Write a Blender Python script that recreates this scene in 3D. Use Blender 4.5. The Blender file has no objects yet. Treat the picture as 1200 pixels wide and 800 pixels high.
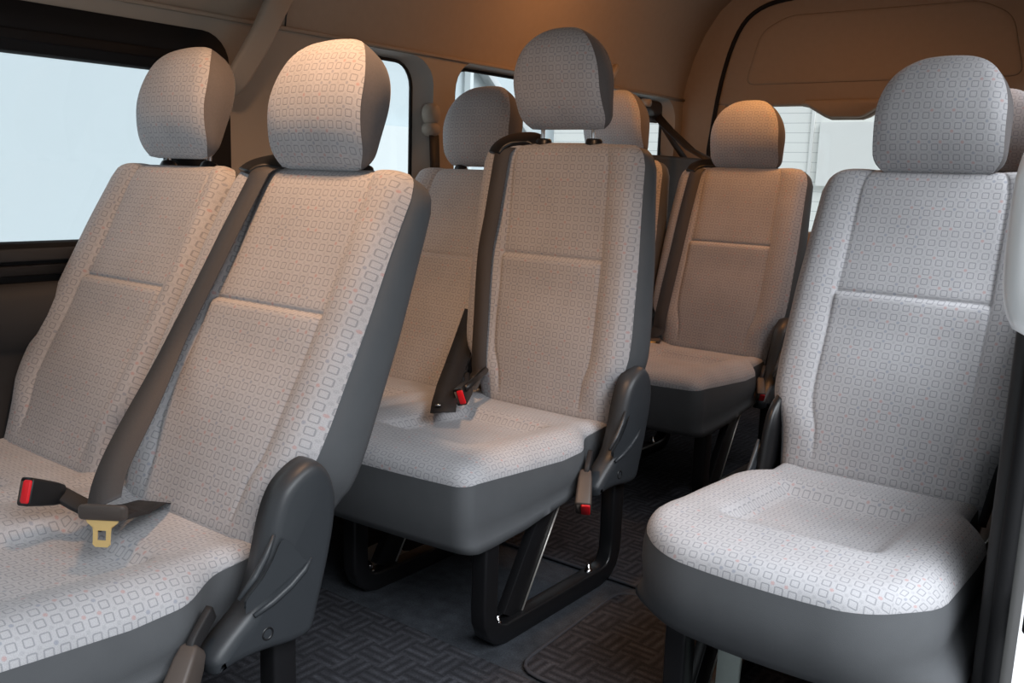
import bpy, math, random
from mathutils import Vector, Matrix

random.seed(7)
scene = bpy.context.scene
col = scene.collection
PI = math.pi

# ------------------------------------------------------------------ helpers
def sstep(a, b, x):
    t = max(0.0, min(1.0, (x - a) / (b - a)))
    return t * t * (3 - 2 * t)

def interp(x, xs, ys):
    if x <= xs[0]: return ys[0]
    for i in range(1, len(xs)):
        if x <= xs[i]:
            t = (x - xs[i-1]) / (xs[i] - xs[i-1])
            return ys[i-1] + t * (ys[i] - ys[i-1])
    return ys[-1]

class MB:
    """collects faces for ONE mesh object"""
    def __init__(s):
        s.v = []; s.f = []; s.uv = {}; s.flat = set()
    def vert(s, p, uv=None):
        s.v.append(tuple(p)); i = len(s.v) - 1
        s.uv[i] = uv if uv is not None else (p[0], p[1])
        return i
    def face(s, ids, flat=False):
        s.f.append(tuple(ids))
        if flat: s.flat.add(len(s.f) - 1)
    def grid(s, rows, uvs=None, close=False, flip=False):
        ids = []
        for j, r in enumerate(rows):
            ids.append([s.vert(p, uvs[j][i] if uvs else None) for i, p in enumerate(r)])
        for j in range(len(rows) - 1):
            n = len(rows[j])
            for i in range(n if close else n - 1):
                k = (i + 1) % n
                q = (ids[j][i], ids[j][k], ids[j+1][k], ids[j+1][i])
                s.face(q[::-1] if flip else q)
        return ids
    def box(s, lo, hi):
        x0, y0, z0 = lo; x1, y1, z1 = hi
        i = [s.vert(p) for p in ((x0,y0,z0),(x1,y0,z0),(x1,y1,z0),(x0,y1,z0),(x0,y0,z1),(x1,y0,z1),(x1,y1,z1),(x0,y1,z1))]
        for q in ((3,2,1,0),(4,5,6,7),(0,1,5,4),(1,2,6,5),(2,3,7,6),(3,0,4,7)):
            s.face([i[k] for k in q], True)
    def sweep(s, path, prof, up=None, cap=True, closed=False, scales=None):
        """sweep a closed profile [(a,b)] along path; a along side, b along up"""
        P = [Vector(p) for p in path]; rings = []
        n = len(P)
        for i in range(n):
            a = P[(i-1) % n] if (closed or i > 0) else P[i]
            b = P[(i+1) % n] if (closed or i < n-1) else P[i]
            t = (b - a).normalized()
            u = Vector(up[i] if isinstance(up, list) else up) if up is not None else Vector((0,0,1))
            side = t.cross(u)
            if side.length < 1e-5: side = t.cross(Vector((0,1,0)))
            side.normalize(); uu = side.cross(t).normalized()
            k = scales[i] if scales else 1.0
            rings.append([P[i] + side*x*k + uu*y*k for x, y in prof])
        if closed: rings.append(rings[0])
        ids = s.grid(rings, close=True)
        if cap and not closed:
            s.face(ids[0][::-1]); s.face(ids[-1])
    def tube(s, path, r, n=10, up=None, closed=False, scales=None):
        s.sweep(path, [(r*math.cos(2*PI*k/n), r*math.sin(2*PI*k/n)) for k in range(n)], up, True, closed, scales)
    def prism(s, poly, f0, f1, steps):
        """extrude poly (list of 2d): steps = [(inset, depth)], f0 maps (a,b,depth)->3d"""
        n = len(poly)
        def inset(k):
            out = []
            for i in range(n):
                a = Vector(poly[i-1]); b = Vector(poly[i]); c = Vector(poly[(i+1) % n])
                e1 = (b-a).normalized(); e2 = (c-b).normalized()
                nn = Vector((-(e1+e2).y, (e1+e2).x))
                if nn.length < 1e-6: nn = Vector((-e1.y, e1.x))
                nn.normalize()
                cs = max(.5, nn.dot(Vector((-e1.y, e1.x))))
                out.append(b + nn * k / cs)
            return out
        rows = [[f0(p.x, p.y, d) for p in inset(k)] for k, d in steps]
        ids = s.grid(rows, close=True)
        s.face(ids[0][::-1]); s.face(ids[-1])
    def build(s, name, mat, parent=None, loc=None):
        me = bpy.data.meshes.new(name)
        me.from_pydata(s.v, [], s.f)
        uvl = me.uv_layers.new(name='UVMap')
        for li, l in enumerate(me.loops):
            uvl.data[li].uv = s.uv[l.vertex_index]
        for p in me.polygons:
            p.use_smooth = p.index not in s.flat
        me.materials.append(mat)
        me.validate()
        import bmesh
        bm = bmesh.new(); bm.from_mesh(me)
        bmesh.ops.recalc_face_normals(bm, faces=bm.faces)
        bm.to_mesh(me); bm.free()
        o = bpy.data.objects.new(name, me); col.objects.link(o)
        if parent is not None: o.parent = parent
        if loc is not None: o.location = loc
        return o

def auto_smooth(o, deg=40):
    """sharp edges above an angle"""
    import bmesh
    bm = bmesh.new(); bm.from_mesh(o.data)
    for e in bm.edges:
        if len(e.link_faces) == 2 and e.calc_face_angle(0) > math.radians(deg): e.smooth = False
    bm.to_mesh(o.data); bm.free()
    return o

def tag(o, label, cat, group=None):
    o['label'] = label; o['category'] = cat
    if group: o['group'] = group
    return o

def thing(name, label, cat, loc=(0,0,0), group=None):
    o = bpy.data.objects.new(name, None); col.objects.link(o)
    o.location = loc; o.empty_display_size = .1
    return tag(o, label, cat, group)

def struct(o):
    o['kind'] = 'structure'; return o

def smooth_loop(pts, n=4, closed=True):
    """Catmull-Rom through 2d/3d points"""
    P = [Vector(p) for p in pts]; out = []; m = len(P)
    rng = range(m) if closed else range(m-1)
    for i in rng:
        p0 = P[(i-1) % m] if closed or i > 0 else P[i]
        p1 = P[i]; p2 = P[(i+1) % m]
        p3 = P[(i+2) % m] if closed or i+2 < m else p2
        for k in range(n):
            t = k / n
            out.append(.5*((2*p1)+(p2-p0)*t+(2*p0-5*p1+4*p2-p3)*t*t+(3*p1-p0-3*p2+p3)*t**3))
    if not closed: out.append(P[-1])
    return out

def rrect(a0, b0, a1, b1, r, n=5):
    """rounded rectangle, counter-clockwise; r one radius or four (ll, lr, ur, ul)"""
    rs = r if isinstance(r, (list, tuple)) else [r]*4
    out = []
    for (cx, cy, sx, sy, st), q in zip(((a0,b0,1,1,PI),(a1,b0,-1,1,1.5*PI),(a1,b1,-1,-1,0),(a0,b1,1,-1,.5*PI)), rs):
        for k in range(n+1):
            an = st + .5*PI*k/n
            out.append((cx + sx*q + q*math.cos(an), cy + sy*q + q*math.sin(an)))
    return out

# ------------------------------------------------------------------ materials
def new_mat(name):
    m = bpy.data.materials.new(name); m.use_nodes = True
    nt = m.node_tree; b = nt.nodes['Principled BSDF']
    return m, nt, b

def plain(name, c, rough=.6, spec=.4, noise=0, nscale=60, bump=0, bscale=400, metal=0, sheen=0):
    m, nt, b = new_mat(name)
    b.inputs['Base Color'].default_value = (*c, 1)
    b.inputs['Roughness'].default_value = rough
    b.inputs['Specular IOR Level'].default_value = spec
    b.inputs['Metallic'].default_value = metal
    if sheen:
        b.inputs['Sheen Weight'].default_value = sheen; b.inputs['Sheen Roughness'].default_value = .5
    tc = nt.nodes.new('ShaderNodeTexCoord')
    if noise:
        n = nt.nodes.new('ShaderNodeTexNoise'); n.inputs['Scale'].default_value = nscale; n.inputs['Detail'].default_value = 4
        nt.links.new(tc.outputs['Object'], n.inputs['Vector'])
        r = nt.nodes.new('ShaderNodeMapRange'); r.inputs['To Min'].default_value = 1-noise; r.inputs['To Max'].default_value = 1+noise
        nt.links.new(n.outputs['Fac'], r.inputs['Value'])
        h = nt.nodes.new('ShaderNodeVectorMath'); h.operation = 'SCALE'; h.inputs[0].default_value = c
        nt.links.new(r.outputs[0], h.inputs['Scale']); nt.links.new(h.outputs[0], b.inputs['Base Color'])
    if bump:
        n = nt.nodes.new('ShaderNodeTexNoise'); n.inputs['Scale'].default_value = bscale; n.inputs['Detail'].default_value = 2
        nt.links.new(tc.outputs['Object'], n.inputs['Vector'])
        bp = nt.nodes.new('ShaderNodeBump'); bp.inputs['Strength'].default_value = bump; bp.inputs['Distance'].default_value = .001
        nt.links.new(n.outputs['Fac'], bp.inputs['Height']); nt.links.new(bp.outputs[0], b.inputs['Normal'])
    return m

def fabric_mat(name, base=(.44,.435,.45), line=(.22,.225,.24), pitch=.0213):
    m, nt, b = new_mat(name)
    N, L = nt.nodes, nt.links
    def math_(op, a, c=None, d=None):
        n = N.new('ShaderNodeMath'); n.operation = op
        for k, x in enumerate((a, c, d)):
            if x is None: continue
            if isinstance(x, (int, float)): n.inputs[k].default_value = x
            else: L.new(x, n.inputs[k])
        return n.outputs[0]
    uv = N.new('ShaderNodeUVMap'); uv.uv_map = 'UVMap'
    sp = N.new('ShaderNodeSeparateXYZ'); L.new(uv.outputs[0], sp.inputs[0])
    u = math_('DIVIDE', sp.outputs[0], pitch); v = math_('DIVIDE', sp.outputs[1], pitch)
    fu = math_('SUBTRACT', math_('FRACT', u), .5); fv = math_('SUBTRACT', math_('FRACT', v), .5)
    half, rad = .315, .12
    qx = math_('SUBTRACT', math_('ABSOLUTE', fu), half-rad); qy = math_('SUBTRACT', math_('ABSOLUTE', fv), half-rad)
    mx = math_('MAXIMUM', qx, 0); my = math_('MAXIMUM', qy, 0)
    ln = math_('SQRT', math_('ADD', math_('MULTIPLY', mx, mx), math_('MULTIPLY', my, my)))
    sd = math_('SUBTRACT', math_('ADD', ln, math_('MINIMUM', math_('MAXIMUM', qx, qy), 0)), rad)
    def mr(x, a, c, lo, hi):
        n = N.new('ShaderNodeMapRange'); n.interpolation_type = 'SMOOTHSTEP'
        L.new(x, n.inputs['Value'])
        for k, w in (('From Min', a), ('From Max', c), ('To Min', lo), ('To Max', hi)): n.inputs[k].default_value = w
        return n.outputs[0]
    outline = mr(math_('ABSOLUTE', math_('ADD', sd, .03)), .015, .075, 1, 0)
    # small dots half way between the squares
    cu = math_('FRACT', math_('ADD', u, .5)); cv = math_('FRACT', math_('ADD', v, .5))
    du = math_('SUBTRACT', cu, .5); dv = math_('SUBTRACT', cv, .5)
    rr = math_('SQRT', math_('ADD', math_('MULTIPLY', du, du), math_('MULTIPLY', dv, dv)))
    dot = mr(rr, .10, .19, 1, 0)
    iu = math_('FLOOR', math_('ADD', u, .5)); iv = math_('FLOOR', math_('ADD', v, .5))
    cb = N.new('ShaderNodeCombineXYZ'); L.new(iu, cb.inputs[0]); L.new(iv, cb.inputs[1])
    wn = N.new('ShaderNodeTexWhiteNoise'); wn.noise_dimensions = '2D'; L.new(cb.outputs[0], wn.inputs['Vector'])
    pink = math_('GREATER_THAN', wn.outputs['Value'], .82)
    dark = math_('LESS_THAN', wn.outputs['Value'], .14)
    # weave
    nz = N.new('ShaderNodeTexNoise'); nz.inputs['Scale'].default_value = 900; nz.inputs['Detail'].default_value = 1
    L.new(uv.outputs[0], nz.inputs['Vector'])
    n2 = N.new('ShaderNodeTexNoise'); n2.inputs['Scale'].default_value = 9; n2.inputs['Detail'].default_value = 3
    L.new(uv.outputs[0], n2.inputs['Vector'])
    wv = math_('MULTIPLY', mr(nz.outputs['Fac'], .3, .7, .86, 1.12), mr(n2.outputs['Fac'], .3, .7, .95, 1.04))
    def mix(fac, a, c):
        n = N.new('ShaderNodeMix'); n.data_type = 'RGBA'
        if isinstance(fac, (int, float)): n.inputs[0].default_value = fac
        else: L.new(fac, n.inputs[0])
        for k, x in ((6, a), (7, c)):
            if isinstance(x, tuple): n.inputs[k].default_value = (*x, 1)
            else: L.new(x, n.inputs[k])
        return n.outputs[2]
    c = mix(math_('MULTIPLY', dot, .22), base, line)
    c = mix(math_('MULTIPLY', math_('MULTIPLY', dot, pink), .45), c, (.50,.25,.22))
    c = mix(math_('MULTIPLY', math_('MULTIPLY', dot, dark), .40), c, (.20,.23,.30))
    c = mix(math_('MULTIPLY', outline, .70), c, line)
    sc = N.new('ShaderNodeVectorMath'); sc.operation = 'SCALE'; L.new(c, sc.inputs[0]); L.new(wv, sc.inputs['Scale'])
    L.new(sc.outputs[0], b.inputs['Base Color'])
    b.inputs['Roughness'].default_value = .92; b.inputs['Specular IOR Level'].default_value = .15
    b.inputs['Sheen Weight'].default_value = .12; b.inputs['Sheen Roughness'].default_value = .5
    bp = N.new('ShaderNodeBump'); bp.inputs['Strength'].default_value = .25; bp.inputs['Distance'].default_value = .0012
    h = math_('SUBTRACT', nz.outputs['Fac'], math_('MULTIPLY', outline, .6))
    L.new(h, bp.inputs['Height']); L.new(bp.outputs[0], b.inputs['Normal'])
    return m

def carpet_mat(name, c, weave=True):
    m, nt, b = new_mat(name); N, L = nt.nodes, nt.links
    tc = N.new('ShaderNodeTexCoord')
    sp = N.new('ShaderNodeSeparateXYZ'); L.new(tc.outputs['Object'], sp.inputs[0])
    def math_(op, a, c=None):
        n = N.new('ShaderNodeMath'); n.operation = op
        for k, x in enumerate((a, c)):
            if x is None: continue
            if isinstance(x, (int, float)): n.inputs[k].default_value = x
            else: L.new(x, n.inputs[k])
        return n.outputs[0]
    nz = N.new('ShaderNodeTexNoise'); nz.inputs['Scale'].default_value = 260; nz.inputs['Detail'].default_value = 3
    L.new(tc.outputs['Object'], nz.inputs['Vector'])
    n3 = N.new('ShaderNodeTexNoise'); n3.inputs['Scale'].default_value = 30; n3.inputs['Detail'].default_value = 4
    L.new(tc.outputs['Object'], n3.inputs['Vector'])
    val = math_('ADD', math_('MULTIPLY', nz.outputs['Fac'], .9), .35)
    if weave:
        p = .066
        # parquet of ribbed blocks: blocks turn by a quarter
        rx = math_('DIVIDE', sp.outputs[0], p); ry = math_('DIVIDE', sp.outputs[1], p)
        chk = math_('MODULO', math_('ABSOLUTE', math_('ADD', math_('FLOOR', rx), math_('FLOOR', ry))), 2)
        sx = math_('SINE', math_('MULTIPLY', rx, 2*PI*3)); sy = math_('SINE', math_('MULTIPLY', ry, 2*PI*3))
        st = math_('ADD', math_('MULTIPLY', sx, chk), math_('MULTIPLY', sy, math_('SUBTRACT', 1, chk)))
        br = math_('ADD', math_('MULTIPLY', math_('MULTIPLY', st, n3.outputs['Fac']), .62), 1)
        val = math_('MULTIPLY', val, br)
    val = math_('MULTIPLY', val, math_('ADD', math_('MULTIPLY', n3.outputs['Fac'], 1.1), .45))
    sc = N.new('ShaderNodeVectorMath'); sc.operation = 'SCALE'; sc.inputs[0].default_value = c; L.new(val, sc.inputs['Scale'])
    L.new(sc.outputs[0], b.inputs['Base Color'])
    b.inputs['Roughness'].default_value = 1; b.inputs['Specular IOR Level'].default_value = .1
    bp = N.new('ShaderNodeBump'); bp.inputs['Strength'].default_value = .5; bp.inputs['Distance'].default_value = .003
    L.new(val, bp.inputs['Height']); L.new(bp.outputs[0], b.inputs['Normal'])
    return m

def lined_mat(name, c, line, pitch, axis, wid=.06):
    m, nt, b = new_mat(name); N, L = nt.nodes, nt.links
    tc = N.new('ShaderNodeTexCoord'); sp = N.new('ShaderNodeSeparateXYZ'); L.new(tc.outputs['Object'], sp.inputs[0])
    d = N.new('ShaderNodeMath'); d.operation = 'DIVIDE'; d.inputs[1].default_value = pitch; L.new(sp.outputs[axis], d.inputs[0])
    f = N.new('ShaderNodeMath'); f.operation = 'FRACT'; L.new(d.outputs[0], f.inputs[0])
    g = N.new('ShaderNodeMath'); g.operation = 'LESS_THAN'; g.inputs[1].default_value = wid; L.new(f.outputs[0], g.inputs[0])
    mx = N.new('ShaderNodeMix'); mx.data_type = 'RGBA'; L.new(g.outputs[0], mx.inputs[0])
    mx.inputs[6].default_value = (*c, 1); mx.inputs[7].default_value = (*line, 1)
    L.new(mx.outputs[2], b.inputs['Base Color']); b.inputs['Roughness'].default_value = .5
    return m

def glass_mat(name, tint=(.97,.99,1)):
    m = bpy.data.materials.new(name); m.use_nodes = True
    nt = m.node_tree; N, L = nt.nodes, nt.links
    N.remove(N['Principled BSDF'])
    t = N.new('ShaderNodeBsdfTransparent'); t.inputs[0].default_value = (*tint, 1)
    g = N.new('ShaderNodeBsdfGlossy'); g.inputs['Roughness'].default_value = .02
    lw = N.new('ShaderNodeLayerWeight'); pw = N.new('ShaderNodeMath'); pw.operation = 'POWER'; pw.inputs[1].default_value = 5
    L.new(lw.outputs['Facing'], pw.inputs[0])
    fr = N.new('ShaderNodeMath'); fr.operation = 'MULTIPLY_ADD'; fr.inputs[1].default_value = .7; fr.inputs[2].default_value = .035
    L.new(pw.outputs[0], fr.inputs[0])
    mx = N.new('ShaderNodeMixShader'); L.new(fr.outputs[0], mx.inputs[0]); L.new(t.outputs[0], mx.inputs[1]); L.new(g.outputs[0], mx.inputs[2])
    L.new(mx.outputs[0], N['Material Output'].inputs[0])
    return m

M = dict(
    fabric=fabric_mat('patterned_seat_fabric'),
    vinyl=plain('grey_seat_vinyl', (.088,.092,.098), .62, .3, .08, 25, .25, 900),
    headside=plain('headrest_side_cloth', (.13,.12,.12), .9, .15, .12, 200, .3, 900, sheen=.1),
    plastic=plain('dark_grey_plastic', (.033,.037,.042), .42, .45, .05, 30, .12, 1500),
    black=plain('black_plastic', (.010,.010,.011), .35, .45),
    blackmatt=plain('black_rubber', (.008,.008,.009), .75, .25),
    frame=plain('black_painted_steel', (.008,.008,.009), .3, .5),
    steelpale=plain('pale_painted_steel', (.42,.47,.44), .45, .4, .08, 90),
    webbing=plain('seat_belt_webbing', (.074,.071,.073), .7, .3, .08, 300, .4, 700),
    webblack=plain('black_webbing', (.018,.017,.018), .6, .35, .1, 300, .4, 700),
    red=plain('red_button', (.75,.012,.02), .35, .4),
    brass=plain('gold_plated_steel', (.92,.66,.27), .35, .6, metal=.2),
    chrome=plain('chrome_steel', (.75,.75,.76), .15, .5, metal=1),
    edge=plain('bare_steel_edge', (.55,.52,.48), .4, .5, metal=.6),
    brownplastic=plain('warm_grey_buckle_plastic', (.075,.060,.052), .5, .4),
    liner=plain('beige_headliner_cloth', (.30,.240,.188), .95, .1, .06, 40, .5, 500),
    trimplastic=plain('beige_trim_plastic', (.30,.258,.215), .6, .3, .03, 20, .1, 900),
    revealp=plain('grey_reveal_plastic', (.34,.33,.31), .55, .3),
    darkpanel=plain('dark_grey_trim_panel', (.040,.039,.040), .6, .3, .05, 20),
    floor=carpet_mat('plain_floor_carpet', (.050,.056,.066), False),
    mat=carpet_mat('ribbed_parquet_carpet', (.042,.043,.050), True),
    piping=plain('carpet_edge_binding', (.045,.047,.055), .9, .1),
    white=plain('white_car_paint', (.90,.91,.92), .22, .6),
    glass=glass_mat('window_glass'),
    outwall=plain('pale_blue_white_wall', (.42,.475,.49), .9, .1, .012, 3),
    outband=plain('pale_grey_wall_base', (.52,.56,.56), .9, .1),
    shutter=lined_mat('white_shutter_slats', (.72,.72,.68), (.42,.43,.42), .075, 2),
    shutpanel=plain('white_shutter_panel', (.67,.67,.64), .6, .3, .02, 4),
    concrete=plain('concrete_ground', (.42,.42,.41), .9, .1, .1, 6),
    steelbeam=plain('grey_steel_beam', (.35,.37,.37), .6, .3),
    paper=plain('crumpled_white_paper', (.65,.62,.58), .9, .1),
)

# ------------------------------------------------------------------ seats
Z0 = .402
WS = ([-.05, 0, .05, .085, .11, .135, .17, .22, .40, .60, .70], [.198, .205, .211, .217, .228, .243, .250, .252, .250, .240, .236])
TOPR = .062
def half_w(s):
    w = interp(s, *WS)
    top = .692
    if s > top - TOPR:
        k = min(1.0, (s - (top - TOPR)) / TOPR)
        w -= TOPR * (1 - math.sqrt(max(0, 1 - k**2.2)))
    return w
SEAM = .62
def x_of(t, s, addl, addr):
    w0 = half_w(s); a = abs(t)
    w = w0 + (addr if t > 0 else addl)*sstep(-.01, .15, s)
    xs = .62*w0
    x = a/SEAM*xs if a < SEAM else xs + (a - SEAM)/(1 - SEAM)*(w - xs)
    return math.copysign(x, t)
def depth_back(s):
    return interp(s, [-.05, 0, .14, .43, .60, .68, .70], [.120, .128, .122, .100, .085, .075, .07])

def front_d(t, s, w, seam=.0058):
    """forward (negative) / back (positive) relief of the front face"""
    a = abs(t); d = 0.0
    d -= .016 * sstep(.58, .78, a) * (1 - .3*sstep(.5, .68, s)) * sstep(-.02, .12, s)   # bolsters
    d -= .012 * math.exp(-((s - .17)/.15)**2) * (1 - a*a)                             # lumbar swell
    d += .034 * (max(0, a - .84)/.16)**2.2                                            # rolls back to the side seam
    # vertical seams
    d += .0045 * math.exp(-((a - .62)/.018)**2) * sstep(.02, .06, s) * (1 - sstep(.66, .69, s))
    # horizontal seam: lower cushion swells above it, upper panel set back
    inside = 1 - sstep(.60, .635, a)
    d += inside * (seam * math.exp(-((s - .3975)/.0045)**2) + .005 * sstep(.396, .401, s) * (1 - sstep(.46, .62, s)))
    d -= inside * .005 * sstep(.30, .385, s) * (1 - sstep(.386, .394, s))
    return d

def back_map(recline, dx=0, dy=0):
    r = math.radians(recline); sr, cr = math.sin(r), math.cos(r)
    def f(x, d, s):
        return (x + dx, dy + s*sr + d*cr, Z0 + s*cr - d*sr)
    return f

TS = sorted(set([round(-1 + 2*i/56, 4) for i in range(57)] + [sg*k for sg in (-1, 1) for k in (.595, .61, .62, .63, .645)]))
SROW = [(-.034, .05), (-.030, .032), (-.022, .016), (-.012, .006)] + \
       [(round(i*.0165, 4), 0) for i in range(0, 24)] + \
       [(s, 0) for s in (.388, .391, .3935, .3955, .3975, .3995, .4015, .404, .408)] + \
       [(round(.42 + i*.0165, 4), 0) for i in range(0, 14)]
for k in range(1, 9):
    an = .5*PI*k/8
    SROW.append((.652 + .04*math.sin(an), .045*(1 - math.cos(an))))
SROW.append((.6918, .058)); SROW.append((.690, .070))

def make_backrest(parent, recline, dx, addl=0, addr=0):
    f = back_map(recline, dx)
    rows, uvs = [], []; arc = 0; prev = None; edgeR, edgeL = [], []
    for s, d0 in SROW:
        if prev: arc += math.hypot(s - prev[0], d0 - prev[1])
        prev = (s, d0)
        w = half_w(s)
        r_, u_ = [], []
        flat = 1 - sstep(0, .03, d0)
        for t in TS:
            d = d0 + front_d(t, min(max(s, 0), .66), w) * (.25 + .75*flat) if s > .6 or s < 0 else front_d(t, s, w)
            dd = min(d, depth_back(s) - .004)
            ss = s - (.008*(abs(t)**3) if d0 > .02 and s > .6 else 0)
            xx = x_of(t, s, addl, addr)
            r_.append(f(xx, dd, ss)); u_.append((xx + .5, arc + .3))
        e = d0 + front_d(1, min(max(s, 0), .66), w) * (.25 + .75*flat) if s > .6 or s < 0 else front_d(1, s, w)
        edgeR.append(((x_of(1, s, addl, addr), -x_of(-1, s, addl, addr)), min(e, depth_back(s) - .004), s))
        rows.append(r_); uvs.append(u_)
    mb = MB(); mb.grid(rows, uvs)
    back = mb.build('backrest', M['fabric'], parent)
    # vinyl sides and rear shell
    mb = MB(); rws = []
    for (wr, wl_), e, s in edgeR:
        D = depth_back(s); loops = []
        for w in (wr, wl_):
            L = []
            for k in range(9):
                t = k/8
                L.append((w - .0015 + .010*math.sin(PI*t)**.7 * (1 if s < .64 else max(0, (.70 - s)/.06)), e + (D - e)*t))
            for k in range(1, 5):   # rounded rear corner
                L.append((w - .0015 - .03*k/4*(1 + .2), D + .012*math.sin(.5*PI*k/4)))
            loops.append(L)
        xs = loops[0][-1][0]; xl = loops[1][-1][0]
        loop = loops[0] + [((xs if q > 0 else xl)*q, D + .012 + .006*(1 - abs(q))) for q in (.6, .2, -.2, -.6)] + [(-x, d) for x, d in reversed(loops[1])]
        ss = s - (.008 if s > .685 else 0)
        rws.append([f(x, d, ss) for x, d in loop])
    mb.grid(rws)
    n = len(rws[0])
    mb.build('back_cover', M['vinyl'], back)
    return back

HP = [(.032,.690), (.004,.698), (-.030,.733), (-.055,.785), (-.066,.835), (-.066,.880), (-.050,.914), (-.022,.931), (.002,.922), (.017,.880), (.026,.820), (.033,.760), (.038,.712)]
def make_headrest(parent, recline, dx, lift=0.0, fwd=0.0):
    f0 = back_map(recline, dx)
    f = lambda x, d, s: f0(x, d - fwd, s)
    prof = [(p.x, p.y) for p in smooth_loop(HP, 6)]
    smin = min(p[1] for p in prof); smax = max(p[1] for p in prof)
    def wid(s):
        w = .131
        if s > .79: w = .131 * max(0.0, 1 - ((s - .79)/(smax + .003 - .79))**2.15)**.5
        if s < .730: w = .131 - .022*((.730 - s)/(.730 - smin))**2.6
        w *= interp(s, [.69, .80, .93], [1.0, .985, .96])
        return w
    # order the loop so that it runs from the bottom up the front, over the top, down the back
    top = max(range(len(prof)), key=lambda i: prof[i][1]); bot = min(range(len(prof)), key=lambda i: prof[i][1])
    us = [-1 + 2*i/32 for i in range(33)]
    rows, uvs = [], []; arc = 0
    seq = prof + [prof[0]]
    for i, (d, s) in enumerate(seq):
        if i: arc += math.hypot(d - seq[i-1][0], s - seq[i-1][1])
        w = wid(s); cd = -.012
        rr, uu = [], []
        for u in us:
            k = 1 - .20*max(0, (abs(u) - .72)/.28)**2
            bow = -.006*(1 - u*u) if d < cd else 0
            cut = .011*max(0, (abs(u) - .45)/.55)**2*(1 - sstep(.695, .79, s)) if d < .02 else 0
            rr.append(f(u*w, min(.034, cd + (d - cd)*k + cut) + bow*(sstep(.70, .76, s)), s + lift)); uu.append((u*w + .5, arc + .11))
        rows.append(rr); uvs.append(uu)
    mb = MB(); mb.grid(rows, uvs)
    h = mb.build('headrest', M['fabric'], parent)
    # side panels: plain cloth gores between the front and the rear edge
    for sg in (-1, 1):
        mb = MB()
        order = [prof[(bot + k) % len(prof)] for k in range(len(prof))]
        it = order.index(prof[top])
        fr = order[:it+1]; bk = [order[0]] + order[:it-1:-1]
        m = 26; rws = []
        def at(path, s):
            for a, b in zip(path, path[1:]):
                lo, hi = sorted((a[1], b[1]))
                if lo - 1e-9 <= s <= hi + 1e-9:
                    t = 0 if abs(b[1]-a[1]) < 1e-9 else (s - a[1])/(b[1] - a[1])
                    return a[0] + t*(b[0]-a[0])
            return path[-1][0]
        for j in range(m+1):
            s = smin + (smax - smin)*(.5 - .5*math.cos(PI*j/m))
            a = at(fr, s); b = at(bk, s); cd = -.012
            a = min(.034, cd + (a - cd)*.80 + .011*(1 - sstep(.695, .79, s))); b = max(a + .001, cd + (b - cd)*.80)
            w = wid(s)
            rws.append([f(sg*(w - .0008 + .007*math.sin(PI*k/8)*math.sin(PI*j/m)), a + (b - a)*k/8, s + lift) for k in range(9)])
        mb.grid(rws)
        mb.build('side_panel', M['headside'], h)
    for sg in (-1, 1):
        mb = MB(); mb.tube([f0(sg*.078, .030, .66), f0(sg*.078, .029, .70), f(sg*.076, .020, .765 + lift)], .0055, 12, up=(1,0,0))
        mb.build('post', M['chrome'], h)
        mb = MB()
        ring = [[f0(sg*.078 + a*q, .034 + b*q*.8, .6915 + z) for a, b in [(.021*math.cos(2*PI*k/16), .018*math.sin(2*PI*k/16)) for k in range(16)]] for q, z in ((1.15, -.012), (1.12, .004), (.95, .009), (.4, .010))]
        ids = mb.grid(ring, close=True); mb.face(ids[-1])
        mb.build('post_sleeve', M['black'], h)
    return h

def cushion_z(x, y, cxs, y0):
    z = .408 + .016*sstep(-.05, -.45, y) + .007*math.exp(-((y + .46)/.05)**2) - .006*sstep(-.1, .0, y)
    for c in cxs:
        a = abs(x - c)
        if a > .26: continue
        ins = (1 - sstep(.112, .148, a)) * sstep(-.455, -.405, y) * (1 - sstep(-.150, -.115, y))
        z -= .027*ins
        z += .008*sstep(.14, .19, a)*(1 - sstep(.20, .25, a))*sstep(-.5, -.3, y)*(-1 if False else 1)
        # seam stitch lines
        z -= .003*math.exp(-((y + .105)/.006)**2)*(1 - sstep(.14, .16, a))
    return z

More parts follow.
